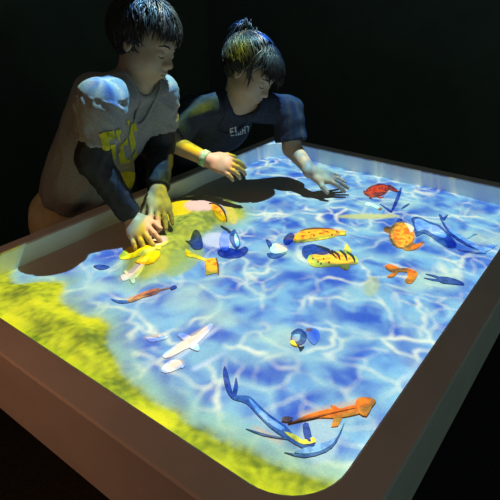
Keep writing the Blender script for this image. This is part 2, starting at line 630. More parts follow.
def relief(name, pts, m, parent, level=0, smooth=3, base=None):
    o2 = smooth_outline(pts, smooth) if smooth > 1 else [Vector(p) for p in pts]
    bm = bmesh.new()
    vs = []
    for p in o2:
        x, y = S(p[0], p[1], SAND_Z + .004)
        if vs and (Vector((x, y, 0)) - vs[-1].co).length < 3e-4: continue
        vs.append(bm.verts.new((x, y, 0)))
    es = [bm.edges.new((vs[i], vs[(i + 1) % len(vs)])) for i in range(len(vs))]
    bmesh.ops.triangle_fill(bm, edges=es, use_beauty=True)
    for _ in range(3):
        lg = [e for e in bm.edges if e.calc_length() > .012]
        if not lg: break
        bmesh.ops.subdivide_edges(bm, edges=lg, cuts=1)
        bmesh.ops.triangulate(bm, faces=bm.faces[:])
    rim = {v for e in bm.edges if e.is_boundary for v in e.verts}
    h = .0015 + .0006 * level
    zt = {v: zs(v.co.x, v.co.y) for v in bm.verts}
    r = bmesh.ops.extrude_face_region(bm, geom=bm.faces[:])
    top = [g for g in r['geom'] if isinstance(g, bmesh.types.BMVert)]
    tops = set(top)
    for v in bm.verts:
        z = zs(v.co.x, v.co.y)
        if v in tops: v.co.z = z + h + (.0006 if not v.is_boundary and all(len(f.verts) == 3 for f in v.link_faces) else 0)
        else: v.co.z = z - .0004
    b = base or Vector((0, 0, 0))
    for v in bm.verts: v.co -= b
    return from_bm(name, bm, m, parent)


def creature(name, label, cat, parts, group=None):
    """parts: (name, outline, material, level[, smoothing]); the first is the body, the others are its parts"""
    cxs = [S(p[0], p[1]) for p in parts[0][1]]
    cx = sum(p[0] for p in cxs) / len(cxs); cy = sum(p[1] for p in cxs) / len(cxs)
    z = zs(cx, cy)
    base = Vector((cx, cy, z))
    root = thing(name, label, cat, TO + EX * cx + EY * cy + Vector((0, 0, z)), TA, group)
    for q in parts:
        relief(q[0], q[1], q[2], root, q[3], q[4] if len(q) > 4 else 3, base)
    return root


def X(ox, oy, k, *pts): return [(ox + a / k, oy + b / k) for a, b in pts]


GF = 'projected swimming creatures'
q = lambda *p: X(270, 210, 5, *p)
spots = [('spot', oval(*q((a, b))[0], 1.0, .75), M_spot, 2, 1) for a, b in ((165, 130), (195, 112), (220, 130), (250, 118), (285, 108), (310, 125), (335, 108))]
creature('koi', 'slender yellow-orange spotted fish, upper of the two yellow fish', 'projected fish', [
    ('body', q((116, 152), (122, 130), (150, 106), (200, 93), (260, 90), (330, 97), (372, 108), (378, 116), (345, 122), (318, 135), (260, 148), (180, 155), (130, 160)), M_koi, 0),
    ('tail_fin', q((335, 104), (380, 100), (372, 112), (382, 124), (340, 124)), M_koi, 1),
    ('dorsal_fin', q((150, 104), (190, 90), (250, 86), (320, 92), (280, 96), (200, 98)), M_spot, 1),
    ('blue_shadow', q((66, 150), (75, 128), (105, 112), (125, 128), (116, 150), (95, 168), (75, 168)), M_navyf, 0)] + spots, GF)  # last part: dark blue shadow in the projected picture, built as a navy shape
spots = [('spot', oval(*q((a, b))[0], 1.0, .75), M_spot, 3, 1) for a, b in ((215, 240), (240, 258), (268, 245), (295, 262), (255, 268))]
stripes = [('stripe', stroke(q(*s_), [.5, 1.2, .5]), M_black, 3, 2) for s_ in (((238, 180), (290, 200), (330, 240)), ((310, 205), (340, 225), (350, 250)), ((350, 205), (375, 225), (385, 255)), ((385, 212), (412, 232), (425, 262)))]
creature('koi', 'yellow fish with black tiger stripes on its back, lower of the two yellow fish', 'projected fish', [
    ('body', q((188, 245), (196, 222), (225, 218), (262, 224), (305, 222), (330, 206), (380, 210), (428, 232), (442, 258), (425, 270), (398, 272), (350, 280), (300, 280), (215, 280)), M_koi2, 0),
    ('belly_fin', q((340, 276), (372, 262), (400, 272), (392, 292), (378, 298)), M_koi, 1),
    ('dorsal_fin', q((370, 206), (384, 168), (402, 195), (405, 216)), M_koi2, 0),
    ('blue_shadow', q((162, 215), (165, 182), (205, 168), (245, 178), (300, 205), (262, 222), (200, 218), (188, 240)), M_navyf, 0)] + stripes + spots, GF)  # here too the picture's dark blue shadow is a navy shape, not a head
q = lambda *p: X(360, 170, 6.25, *p)
scutes = [('scute', oval(*q((a, b))[0], r1, r2, d), M_shell_d, 2, 1) for a, b, r1, r2, d in ((228, 372, 1.9, 1.2, 30), (262, 345, 1.5, 1.8, 0), (300, 368, 1.9, 1.1, -35), (266, 398, 1.6, 2.4, 5), (225, 415, 1.6, 1.3, -20), (308, 412, 1.4, 1.8, 10), (248, 448, 1.8, 1.0, 20), (290, 446, 1.5, 1.0, -30))]
creature('sea_turtle', 'sea turtle with a round orange and gold shell', 'projected turtle', [
    ('shell', oval(*q((265, 395))[0], 11.6, 12.8, -15), M_shell, 1, 1),
    ('shell_rim', oval(*q((262, 397))[0], 12.8, 13.9, -15), M_shell_d, 0, 1),
    ('head', q((228, 320), (240, 296), (262, 300), (262, 322)), M_navyf, 0),
    ('neck_patch', q((275, 322), (305, 330), (335, 345), (338, 368), (318, 385), (300, 350)), M_cream, 2),
    ('flipper', q((318, 440), (350, 455), (398, 440), (385, 462), (350, 490), (300, 498), (270, 485), (300, 470)), M_orange, 0),
    ('flipper', q((200, 350), (160, 345), (150, 368), (175, 380), (200, 385)), M_orange, 0)] + scutes, GF)
creature('crab', 'dark red oval crab by the far wall', 'projected crab', [
    ('shell', oval(*q((108, 122))[0], 12.2, 6.2, -12), M_red, 1, 1),
    ('claw', q((165, 95), (190, 88), (235, 122), (240, 138), (215, 132), (180, 118)), M_red, 0),
    ('claw', q((40, 130), (22, 122), (25, 140), (45, 150)), M_red, 0),
    ('leg', stroke(q((70, 150), (60, 165), (80, 172)), [.9, .7, .3]), M_red, 0, 1),
    ('leg', stroke(q((110, 158), (130, 168), (150, 162)), [.9, .7, .3]), M_red, 0, 1)], GF)
creature('pipefish', 'thin dark blue bent fish below the red crab', 'projected fish', [
    ('body', stroke(q((258, 105), (248, 140), (222, 205), (196, 258)), [.4, 1.5, 1.7, .5]), M_navyf, 0, 2),
    ('snout', stroke(q((196, 258), (165, 238), (128, 212)), [.8, .9, .3]), M_navyf, 0, 2),
    ('fin', stroke(q((262, 235), (285, 222), (308, 210)), [.4, 1.0, .3]), M_navyf, 0, 2)], GF)
creature('needlefish', 'short yellow-green fish left of the sea turtle', 'projected fish', [
    ('body', q((34, 200), (60, 196), (95, 212), (125, 232), (110, 240), (70, 222), (40, 216)), M_cream, 0),
    ('tail_fin', q((118, 230), (140, 236), (128, 248), (112, 240)), M_brown, 0)], GF)
q = lambda *p: X(375, 250, 5, *p)
creature('shark', 'orange shark with angular fins in front of the sea turtle', 'projected shark', [
    ('body', q((50, 78), (75, 66), (130, 88), (168, 88), (212, 110), (208, 122), (185, 112), (150, 106), (118, 104), (85, 104), (62, 94)), M_orange, 1, 2),
    ('pectoral_fin', q((160, 100), (200, 114), (212, 122), (188, 156), (160, 156), (150, 142), (166, 126)), M_orange, 0, 2),
    ('pectoral_fin', q((85, 98), (120, 102), (96, 126), (72, 132), (60, 126), (86, 108)), M_orange, 0, 2),
    ('eye', oval(*q((198, 110))[0], .7, .6), M_black, 2, 1)], GF)
creature('minnow', 'slim dark blue fish by the right rim, beside the orange shark', 'projected fish', [
    ('body', q((322, 130), (370, 134), (430, 152), (448, 168), (405, 166), (340, 160), (318, 146)), M_navyf, 1),
    ('tail_fin', stroke(q((258, 116), (300, 126), (335, 140)), [.3, .9, 1.0]), M_navyf, 0, 2),
    ('tail_fin', stroke(q((250, 134), (290, 142), (330, 146)), [.3, .9, 1.0]), M_navyf, 0, 2)], GF)
q = lambda *p: X(400, 180, 5, *p)
creature('ray', 'pale lilac ray with a dark blue edge right of the sea turtle', 'projected fish', [
    ('body', q((58, 186), (98, 178), (150, 203), (200, 222), (242, 262), (282, 318), (270, 340), (225, 332), (160, 284), (120, 262), (84, 276), (72, 246), (66, 212)), M_bluef, 0),
    ('belly', q((74, 198), (100, 190), (148, 214), (195, 234), (232, 270), (222, 288), (170, 268), (125, 240), (86, 250)), M_lilac, 1),
    ('head', q((228, 300), (262, 298), (280, 318), (270, 336), (238, 334)), M_navyf, 2)], GF)
creature('diver', 'pale blue swimmer with long flippers beside the right rim', 'projected swimmer', [
    ('body', q((214, 192), (250, 240), (330, 288), (400, 338), (440, 330), (480, 312), (486, 322), (425, 362), (395, 358), (330, 326), (258, 272), (222, 225)), M_pale, 0),
    ('outline', stroke(q((208, 196), (250, 262), (330, 322), (395, 352)), [.5, 1.2, 1.1, .4]), M_navyf, 1, 2),
    ('flipper', q((196, 165), (212, 172), (218, 196), (206, 192)), M_navyf, 1),
    ('flipper', q((212, 184), (240, 166), (232, 184), (218, 198)), M_navyf, 1),
    ('arm', stroke(q((340, 290), (365, 272), (385, 268)), [.8, .9, .4]), M_pale, 1, 2),
    ('arm', stroke(q((292, 350), (350, 360), (425, 366)), [.4, .9, .4]), M_bluef, 0, 2)], GF)
q = lambda *p: X(210, 350, 2.78, *p)
creature('guitarfish', 'large orange fish with an arrow-shaped head near the near corner', 'projected fish', [
    ('body', q((225, 200), (250, 186), (282, 172), (330, 158), (365, 158), (412, 148), (425, 160), (420, 172), (375, 180), (345, 182), (300, 182), (255, 194)), M_orange, 1, 2),
    ('head', q((410, 132), (442, 130), (462, 140), (450, 156), (436, 180), (414, 172), (406, 152)), M_orange, 2, 2),
    ('fin', q((345, 178), (372, 176), (356, 204), (338, 206)), M_orange, 0, 1),
    ('fin', q((345, 165), (336, 146), (348, 150), (368, 162)), M_orange, 0, 1),
    ('tail_line', stroke(q((222, 202), (265, 190), (330, 172), (400, 160)), [.3, .6, .7, .3]), M_spot, 3, 2)], GF)
creature('diver', 'blue swimmer with forked flippers stretched towards the near corner', 'projected swimmer', [
    ('body', q((60, 112), (76, 122), (110, 126), (140, 155), (176, 185), (210, 208), (242, 242), (282, 264), (268, 274), (215, 247), (170, 216), (130, 178), (100, 146), (62, 132)), M_bluef, 0),
    ('back', q((108, 132), (140, 164), (176, 194), (206, 214), (198, 222), (160, 200), (126, 166)), M_pale, 1),
    ('flipper', q((42, 42), (52, 70), (62, 112), (64, 132), (46, 108), (36, 62)), M_navyf, 1),
    ('flipper', q((72, 72), (78, 96), (72, 122), (60, 128), (66, 98)), M_navyf, 1),
    ('arm', stroke(q((105, 220), (150, 234), (215, 246)), [.4, 1.2, .5]), M_bluef, 0, 2),
    ('weight_belt', q((258, 205), (274, 200), (284, 240), (292, 262), (276, 264), (264, 238)), M_navyf, 2, 2)], GF)
creature('manta_ray', 'blue-edged pale manta ray beside the blue swimmer at the near corner', 'projected fish', [
    ('wing_edge', stroke(q((212, 284), (262, 292), (320, 276), (350, 248), (372, 200)), [.4, 1.6, 1.3, 1.1, .3]), M_bluef, 0, 2),
    ('belly', q((235, 282), (262, 270), (330, 248), (352, 236), (338, 258), (305, 278), (262, 286)), M_pale, 1)], GF)
creature('goby', 'small orange fish lying across the blue swimmer', 'projected fish', [
    ('body', q((205, 226), (242, 236), (258, 248), (286, 238), (294, 252), (262, 260), (236, 250)), M_koi2, 2, 2),
    ('tail_fin', q((205, 184), (230, 186), (222, 198), (200, 196)), M_brown, 2, 2)], GF)
q = lambda *p: X(280, 315, 10, *p)
creature('surgeonfish', 'round blue fish with a yellow mouth in mid water', 'projected fish', [
    ('body', oval(*q((188, 212))[0], 8.2, 8.6, 20), M_bluef, 0, 1),
    ('forehead', q((112, 165), (160, 125), (210, 125), (255, 165), (270, 210), (235, 180), (180, 152), (130, 172)), M_navyf, 1),
    ('cheek', q((118, 215), (160, 175), (205, 195), (190, 250), (150, 262), (122, 250)), M_pale, 1),
    ('mouth', q((104, 260), (130, 245), (150, 270), (172, 312), (140, 305), (112, 288)), M_yel, 2),
    ('tail_fin', q((172, 296), (200, 318), (245, 312), (206, 360), (190, 330)), M_black, 1)], GF)
creature('discus_fish', 'grey-blue round disc of a fish right beside the blue fish with the yellow mouth', 'projected fish', [
    ('body', q((258, 128), (310, 116), (370, 135), (398, 190), (385, 245), (345, 290), (300, 262), (272, 215)), M_slate, 0),
    ('gill', q((262, 132), (300, 124), (330, 140), (310, 160), (278, 158)), M_brown, 1)], GF)
q = lambda *p: X(185, 195, 4.545, *p)
creature('angelfish', 'upright blue-and-white fish among the dark blue shapes', 'projected fish', [
    ('body', q((206, 168), (226, 152), (242, 182), (250, 222), (234, 242), (212, 216), (202, 190)), M_bluef, 2),
    ('flank', q((226, 172), (240, 190), (246, 222), (234, 230), (226, 205)), M_cream, 3),
    ('fin', stroke(q((164, 140), (188, 152), (208, 168)), [.5, 1.1, .9]), M_black, 2, 2)], GF)
creature('triggerfish', 'dark blue fish with a crescent tail under the upright fish', 'projected fish', [
    ('body', q((148, 252), (195, 238), (240, 244), (272, 228), (288, 250), (255, 280), (200, 286), (160, 276)), M_navyf, 0),
    ('tail_fin', q((156, 195), (170, 166), (190, 162), (202, 192), (196, 246), (172, 250), (158, 228)), M_slate, 1)], GF)
creature('triggerfish', 'dark blue wedge of a fish beside the green mound', 'projected fish', [
    ('body', q((22, 206), (46, 176), (74, 186), (80, 236), (50, 244), (26, 232)), M_navyf, 0),
    ('snout', q((2, 214), (26, 206), (28, 228)), M_navyf, 1, 1)], GF)
creature('butterflyfish', 'small pale yellow fish with a dark blue tail left of the yellow spotted fish', 'projected fish', [
    ('body', q((388, 232), (408, 216), (440, 226), (468, 246), (435, 258), (405, 262), (388, 252)), M_cream, 1),
    ('tail_fin', q((368, 196), (388, 206), (398, 224), (388, 240), (376, 222)), M_navyf, 1),
    ('belly_fin', q((372, 262), (400, 258), (440, 262), (462, 256), (430, 280), (390, 284)), M_bluef, 0)], GF)
creature('clownfish', 'orange square-ended fish at the edge of the green mound', 'projected fish', [
    ('body', q((90, 286), (140, 284), (150, 350), (96, 360)), M_koi, 1, 1),
    ('tail_fin', q((4, 250), (40, 262), (88, 282), (88, 296), (42, 280), (5, 274)), M_koi2, 0, 2),
    ('outline', stroke(q((142, 286), (150, 320), (152, 356)), [.5, .9, .5]), M_spot, 2, 2)], GF)
creature('clownfish', 'small orange fish on the mound beside the pink patch', 'projected fish', [
    ('body', q((118, 78), (150, 82), (178, 102), (186, 120), (160, 122), (132, 106)), M_koi, 0),
    ('outline', stroke(q((114, 74), (150, 76), (180, 96), (190, 122)), [.3, .8, .8, .3]), M_black, 1, 2)], GF)
q = lambda *p: X(90, 240, 3.846, *p)
creature('catfish', 'long brown fish near the left part of the water', 'projected fish', [
    ('body', q((142, 228), (190, 202), (250, 183), (268, 188), (252, 204), (200, 217), (160, 234)), M_brown, 1),
    ('tail_fin', q((80, 222), (110, 226), (148, 226), (150, 236), (110, 238)), M_bluef, 0),
    ('snout', stroke(q((262, 190), (290, 184), (312, 178)), [.8, .6, .4]), M_brown, 0, 2)], GF)
creature('minnow', 'tiny dark blue fish at the edge of the big shadow', 'projected fish', [
    ('body', q((14, 96), (40, 92), (74, 98), (66, 106), (40, 111), (20, 104)), M_navyf, 0)], GF)
creature('minnow', 'tiny dark blue fish at the tip of the long brown fish', 'projected fish', [
    ('body', q((308, 178), (326, 172), (334, 180), (314, 188)), M_navyf, 1)], GF)
GB = 'projected white birds'
creature('bird', "white bird gliding in front of the boy's hands", 'projected bird', [
    ('body', q((116, 132), (135, 128), (165, 128), (215, 96), (216, 108), (180, 142), (150, 146), (125, 152)), M_white, 0, 2),
    ('wing', q((128, 120), (140, 116), (150, 132), (170, 136), (172, 158), (160, 160), (150, 142)), M_white, 1, 2)], GB)
creature('bird', "pinkish white bird right at the boy's fingertips", 'projected bird', [
    ('body', q((190, 78), (225, 52), (260, 38), (305, 32), (290, 46), (258, 56), (235, 76), (205, 84)), M_white, 0, 2),
    ('wing', q((244, 22), (258, 24), (275, 46), (272, 62), (258, 58)), M_white, 1, 2)], GB)
q = lambda *p: X(130, 310, 5, *p)
creature('bird', 'largest white bird with spread wings over the water', 'projected bird', [
    ('body', q((166, 236), (172, 215), (236, 170), (272, 148), (330, 122), (362, 92), (405, 64), (412, 84), (352, 150), (326, 172), (270, 196), (202, 236)), M_white, 0, 2),
    ('wing', q((238, 124), (262, 114), (300, 130), (320, 150), (284, 160)), M_white, 1, 2),
    ('wing', q((290, 180), (330, 160), (348, 190), (336, 202)), M_white, 1, 2)], GB)
creature('bird', 'plump white bird without wings below the largest bird', 'projected bird', [
    ('body', q((156, 296), (178, 268), (204, 250), (246, 250), (262, 268), (254, 286), (192, 310), (162, 308)), M_white, 0),
    ('tail', q((246, 262), (276, 276), (262, 290), (246, 282)), M_white, 1, 1)], GB)
creature('bird', 'small white bird left of the largest bird', 'projected bird', [
    ('body', q((78, 138), (104, 134), (140, 138), (186, 128), (182, 140), (140, 152), (108, 158), (86, 148)), M_white, 0, 2),
    ('wing', q((140, 130), (152, 122), (166, 134), (156, 150)), M_white, 1, 2)], GB)
q = lambda *p: X(90, 240, 3.846, *p)
creature('leaf', "big yellow leaf left of the boy's right hand", 'projected leaf', [
    ('blade', q((110, 66), (125, 38), (165, 16), (205, 22), (240, 42), (236, 62), (205, 66), (190, 80), (150, 74)), M_yel, 0),
    ('midrib', stroke(q((120, 60), (165, 44), (225, 46)), [.3, .6, .3]), M_koi, 1, 2)], 'projected yellow leaves')
creature('leaf', "smaller yellow leaf with an orange edge in front of the boy's right hand", 'projected leaf', [
    ('blade', q((180, 98), (215, 78), (258, 68), (272, 80), (245, 100), (205, 108)), M_yel, 0),
    ('edge', stroke(q((180, 100), (210, 108), (248, 102), (272, 84)), [.3, .8, .8, .3]), M_koi, 1, 2)], 'projected yellow leaves')

# ---------------------------------------------------------------- people: smooth implicit surfaces
def nrm(v): return v / np.linalg.norm(v)


def A(v): return np.array(v, float)


class Field:
    def __init__(s, vox): s.vox = vox; s.p = []

    def cone(s, a, b, ra, rb, k=.01, sub=False, flat=False):
        a, b = A(a), A(b); r = max(ra, rb)
        s.p.append(('c', (a, b, ra, rb, flat), np.minimum(a, b) - r, np.maximum(a, b) + r, k, sub)); return s

    def chain(s, pts, rs, k=.01):
        for i in range(len(pts) - 1): s.cone(pts[i], pts[i + 1], rs[i], rs[i + 1], k)
        return s

    def ell(s, c, r, axes=None, k=.01, sub=False):
        c, r = A(c), A(r)
        R = np.eye(3) if axes is None else np.array([A(q) for q in axes])     # rows are the axes
        e = np.sqrt(((R * r[:, None]) ** 2).sum(0))
        s.p.append(('e', (c, r, R), c - e, c + e, k, sub)); return s

    def plane(s, c, n, k=.004):                       # cuts away what lies beyond the plane
        s.p.append(('p', (A(c), nrm(A(n))), None, None, k, True)); return s

    def slabcut(s, c, n, lo, hi, k=.003):             # cuts away only inside a box
        s.p.append(('b', (A(c), nrm(A(n))), A(lo), A(hi), k, True)); return s

    def build(s, name, m=None, parent=None, wrinkle=None):
        vox = s.vox
        add = [q for q in s.p if not q[5]]
        lo = np.min([q[2] for q in add], 0) - 4 * vox
        hi = np.max([q[3] for q in add], 0) + 4 * vox
        n = np.ceil((hi - lo) / vox).astype(int) + 1
        F = np.full(n, .05, np.float32)
        for kind, a, l, h, k, sub in s.p:
            if l is None: i0, i1 = np.zeros(3, int), n
            else:
                mg = (k + 3 * vox) if kind != 'b' else 0
                i0 = np.clip(((l - mg - lo) / vox).astype(int), 0, n); i1 = np.clip(np.ceil((h + mg - lo) / vox).astype(int) + 1, 0, n)
            if np.any(i1 <= i0): continue
            g = [lo[d] + vox * np.arange(i0[d], i1[d]) for d in range(3)]
            X, Y, Z = np.meshgrid(*g, indexing='ij', sparse=True)
            if kind == 'c':
                p, q, ra, rb, flat = a; d = q - p; L = d @ d + 1e-12
                t = np.clip(((X - p[0]) * d[0] + (Y - p[1]) * d[1] + (Z - p[2]) * d[2]) / L, 0, 1)
                D = np.sqrt((X - p[0] - t * d[0]) ** 2 + (Y - p[1] - t * d[1]) ** 2 + (Z - p[2] - t * d[2]) ** 2) - (ra + (rb - ra) * t)
                if flat:
                    dn = d / np.sqrt(L)
                    D = np.maximum(D, (X - q[0]) * dn[0] + (Y - q[1]) * dn[1] + (Z - q[2]) * dn[2])
            elif kind == 'e':
                c, r, R = a
                u = [((X - c[0]) * R[i, 0] + (Y - c[1]) * R[i, 1] + (Z - c[2]) * R[i, 2]) / r[i] for i in range(3)]
                k0 = np.sqrt(u[0] ** 2 + u[1] ** 2 + u[2] ** 2)
                k1 = np.sqrt((u[0] / r[0]) ** 2 + (u[1] / r[1]) ** 2 + (u[2] / r[2]) ** 2) + 1e-9
                D = k0 * (k0 - 1) / k1
            else:
                c, nn = a
                D = -((X - c[0]) * nn[0] + (Y - c[1]) * nn[1] + (Z - c[2]) * nn[2])
            sl = F[i0[0]:i1[0], i0[1]:i1[1], i0[2]:i1[2]]
            if sub: D = -D; x, y = -sl, -D
            else: x, y = sl, D
            hh = np.maximum(k - np.abs(x - y), 0) / max(k, 1e-6)
            res = np.minimum(x, y) - hh * hh * k * .25
            F[i0[0]:i1[0], i0[1]:i1[1], i0[2]:i1[2]] = -res if sub else res
        V_, Q = nets(F)
        V_ = lo + V_ * vox
        me = bpy.data.meshes.new(name)
        me.from_pydata(V_.tolist(), [], Q.tolist()); me.update()
        if wrinkle:
            no = np.empty(len(me.vertices) * 3, np.float32); me.vertices.foreach_get('normal', no); no = no.reshape(-1, 3)
            for i, v in enumerate(me.vertices):
                v.co = v.co + Vector(no[i].tolist()) * wrinkle(v.co)
            me.update()
        return link(name, me, m, parent, True)


def nets(F):
    neg = F < 0
    n = F.shape
    c = [neg[i:n[0] - 1 + i, j:n[1] - 1 + j, k:n[2] - 1 + k] for i in (0, 1) for j in (0, 1) for k in (0, 1)]
    cnt = sum(q.astype(np.int8) for q in c)
    act = np.argwhere((cnt > 0) & (cnt < 8))
    idx = np.full(tuple(d - 1 for d in n), -1, np.int64)
    idx[act[:, 0], act[:, 1], act[:, 2]] = np.arange(len(act))
    off = np.array([(i, j, k) for i in (0, 1) for j in (0, 1) for k in (0, 1)])
    val = np.stack([F[act[:, 0] + o[0], act[:, 1] + o[1], act[:, 2] + o[2]] for o in off], 1)
    P = np.zeros((len(act), 3)); w = np.zeros(len(act))
    for a in range(8):
        for b in range(a + 1, 8):
            if np.abs(off[a] - off[b]).sum() != 1: continue
            va, vb = val[:, a], val[:, b]
            m = (va < 0) != (vb < 0)
            t = np.where(m, va / np.where(m, va - vb, 1), 0)
            P += np.where(m[:, None], off[a] + t[:, None] * (off[b] - off[a]), 0); w += m
    P = P / w[:, None] + act
    Q = []
    for ax in range(3):
        o1, o2 = [d for d in range(3) if d != ax]
        s0 = [slice(None)] * 3; s1 = [slice(None)] * 3
        s0[ax] = slice(0, -1); s1[ax] = slice(1, None)
        A0, B0 = neg[tuple(s0)], neg[tuple(s1)]
        e = np.argwhere(A0 != B0)
        e = e[(e[:, o1] > 0) & (e[:, o2] > 0) & (e[:, o1] < n[o1] - 1) & (e[:, o2] < n[o2] - 1)]
        if not len(e): continue
        def cell(d1, d2):
            q = e.copy(); q[:, o1] -= d1; q[:, o2] -= d2
            return idx[q[:, 0], q[:, 1], q[:, 2]]
        f = np.stack([cell(1, 1), cell(0, 1), cell(0, 0), cell(1, 0)], 1)
        flip = A0[e[:, 0], e[:, 1], e[:, 2]]
        if ax == 1: flip = ~flip
        f[~flip] = f[~flip][:, ::-1]
        Q.append(f)
    return P, np.concatenate(Q)


def frame(fwd, up):
    f = nrm(A(fwd)); r = nrm(np.cross(f, A(up))); u = np.cross(r, f)
    return f, r, u


class Head:
    def __init__(s, c, fwd, up, sc=1.0):
        s.c = A(c); s.f, s.r, s.u = frame(fwd, up); s.s = sc; s.ax = (s.f, s.r, s.u)

    def at(s, f, r, u): return s.c + s.s * (f * s.f + r * s.r + u * s.u)

    def dirv(s, f, r, u): return f * s.f + r * s.r + u * s.u

    def add(s, F, neck, nr=.04):
        k = s.s
        E = lambda c, r, kk=.012, sub=False: F.ell(s.at(*c), A(r) * k, s.ax, kk, sub)
        E((-.008, 0, .028), (.093, .074, .078))
        E((.028, 0, -.03), (.056, .057, .068), .03)
        E((.046, 0, -.078), (.026, .026, .022), .025)
        for q in (-1, 1):
            E((.047, .032 * q, -.036), (.030, .028, .030), .02)
            E((.020, .045 * q, -.055), (.030, .016, .025), .02)
        E((.068, 0, .018), (.020, .048, .022), .02)
        for q in (-1, 1):
            E((.098, .033 * q, -.004), (.020, .019, .012), .012, True)      # sockets
            E((.073, .031 * q, -.006), (.013, .017, .012), .006)            # lids
        F.cone(s.at(.082, 0, .000), s.at(.100, 0, -.030), .0065 * k, .0105 * k, .012)
        for q in (-1, 1): E((.090, .011 * q, -.034), (.009, .007, .007), .006)
        E((.074, 0, -.055), (.018, .026, .018), .015)
        E((.0905, 0, -.0545), (.0075, .018, .0055), .004)
        E((.0885, 0, -.0655), (.0075, .0150, .0062), .004)
        E((.098, 0, -.0600), (.010, .021, .0016), .003, True)
        for q in (-1, 1):
            e = s.at(-.004, .076 * q, -.010)
            axe = (nrm(s.dirv(1, .35 * q, .12)), nrm(s.dirv(-.35, q, .0)), s.dirv(-.12, 0, 1))
            F.ell(e, A((.017, .009, .027)) * k, axe, .008)
            F.ell(s.at(.002, .086 * q, -.007), A((.010, .007, .016)) * k, axe, .004, True)
        F.cone(s.at(-.018, 0, -.05), neck, nr, nr * 1.12, .025)


def head_by_ear(ear, fwd, up, sc):
    h = Head((0, 0, 0), fwd, up, sc)
    return Head(A(ear) - h.at(-.004, .082, -.010), fwd, up, sc)


def hand(F, wrist, d, n, side, curls, spread=.10, sc=1.0, thumb=None, lens=(.052, .060, .056, .044), rot=0.0):
    """wrist point, d towards the fingers, n out of the back of the hand, side = direction of the thumb (made square to d, n)"""
    d = nrm(A(d)); n = nrm(A(n) - (A(n) @ d) * d)
    s = np.cross(d, n); s = s if s @ A(side) > 0 else -s
    w = A(wrist)
    ax = (d, s, n)
    F.ell(w + d * .040 * sc, A((.044, .034, .0145)) * sc, ax, .012)
    F.ell(w + d * .056 * sc, A((.022, .036, .0125)) * sc, ax, .010)
    F.cone(w - d * .012 * sc, w + d * .02 * sc, .0195 * sc, .019 * sc, .012)
    F.ell(w + d * .028 * sc + s * .024 * sc - n * .006 * sc, A((.026, .014, .013)) * sc, ax, .010)
    tips = []
    for i in range(4):
        o = (1.5 - i)
        b = w + d * (.072 - .004 * abs(o - .5)) * sc + s * o * .0175 * sc
        c = curls[i] if hasattr(curls, '__len__') else curls
        ang = c * .45
        dd = d + s * o * spread; dd = nrm(dd)
        p = b; r = .0084 * sc if i < 3 else .0074 * sc
        for j, fr in enumerate((.44, .31, .25)):
            q = p + (dd * math.cos(ang) - n * math.sin(ang)) * lens[i] * fr * sc * 1.1
            F.cone(p, q, r, r * .92, .0035)
            p = q; r *= .92; ang += c * .75
        tips.append(p)
    b = w + d * .026 * sc + s * .030 * sc - n * .006 * sc
    td = thumb if thumb is not None else (.75, .65, -.25)
    t1 = nrm(d * td[0] + s * td[1] + n * td[2])
    t2 = nrm(d * (td[0] + .25) + s * (td[1] - .25) + n * (td[2] - .1))
    F.cone(w + d * .012 * sc + s * .014 * sc - n * .004 * sc, b, .013 * sc, .0115 * sc, .008)
    m = b + t1 * .026 * sc
    F.cone(b, m, .0108 * sc, .0096 * sc, .005)
    F.cone(m, m + t2 * .024 * sc, .0094 * sc, .0076 * sc, .003)
    tips.append(m + t2 * .024 * sc)
    return tips


def decal(name, polys, o, U, N, bvh, m, parent, off=.003, res=.004):
    """flat shapes given in the plane (o, U, N x U) laid on a garment along -N"""
    N = nrm(A(N)); U = nrm(A(U) - (A(U) @ N) * N); Vv = np.cross(N, U)
    bm = bmesh.new()
    for pl_ in polys:
        vs = [bm.verts.new((x, y, 0)) for x, y in pl_]
        es = [bm.edges.new((vs[i], vs[(i + 1) % len(vs)])) for i in range(len(vs))]
        bmesh.ops.triangle_fill(bm, edges=es, use_beauty=True)
    for _ in range(6):
        long = [e for e in bm.edges if e.calc_length() > res]
        if not long: break
        bmesh.ops.subdivide_edges(bm, edges=long, cuts=1)
        bmesh.ops.triangulate(bm, faces=bm.faces[:])
    bad = []
    for v in bm.verts:
        p = A(o) + U * v.co.x + Vv * v.co.y
        h = bvh.ray_cast(Vector(p + N * .25), Vector(-N), .6)
        if h[0] is None or h[1].dot(Vector(N)) < .25: bad.append(v); continue
        v.co = h[0] + h[1] * off
    bmesh.ops.delete(bm, geom=bad, context='VERTS')
    return from_bm(name, bm, m, parent, True)


def bvh_of(o):
    me = o.data
    return BVHTree.FromPolygons([v.co for v in me.vertices], [tuple(p.vertices) for p in me.polygons])


def fold(scale, amp, dirv=(0, 0, 1), stretch=.35, seed=0.0):
    """long soft creases running along dirv"""
    d = Vector(dirv).normalized()

    def f(co):
        q = co - d * (co.dot(d) * (1 - stretch))
        a = noise.noise(q * scale + Vector((seed, 0, 0)))
        b = noise.noise(q * scale * 2.1 + Vector((0, seed, 3)))
        return amp * ((1 - abs(a) * 2.2) * .6 + b * .5)
    return f


def strands(name, seeds, m, parent, n=3):
    """seeds: list of (points, width) — thin tapered locks"""
    bm = bmesh.new()
    for pts, w in seeds:
        k = len(pts)
        tube(bm, pts, [w * (1 - (i / (k - 1)) ** 2 * .85) * (0.6 if i == 0 else 1) for i in range(k)], n, cap=False)
    me = bpy.data.meshes.new(name); bm.to_mesh(me); bm.free()
    return link(name, me, m, parent, True)


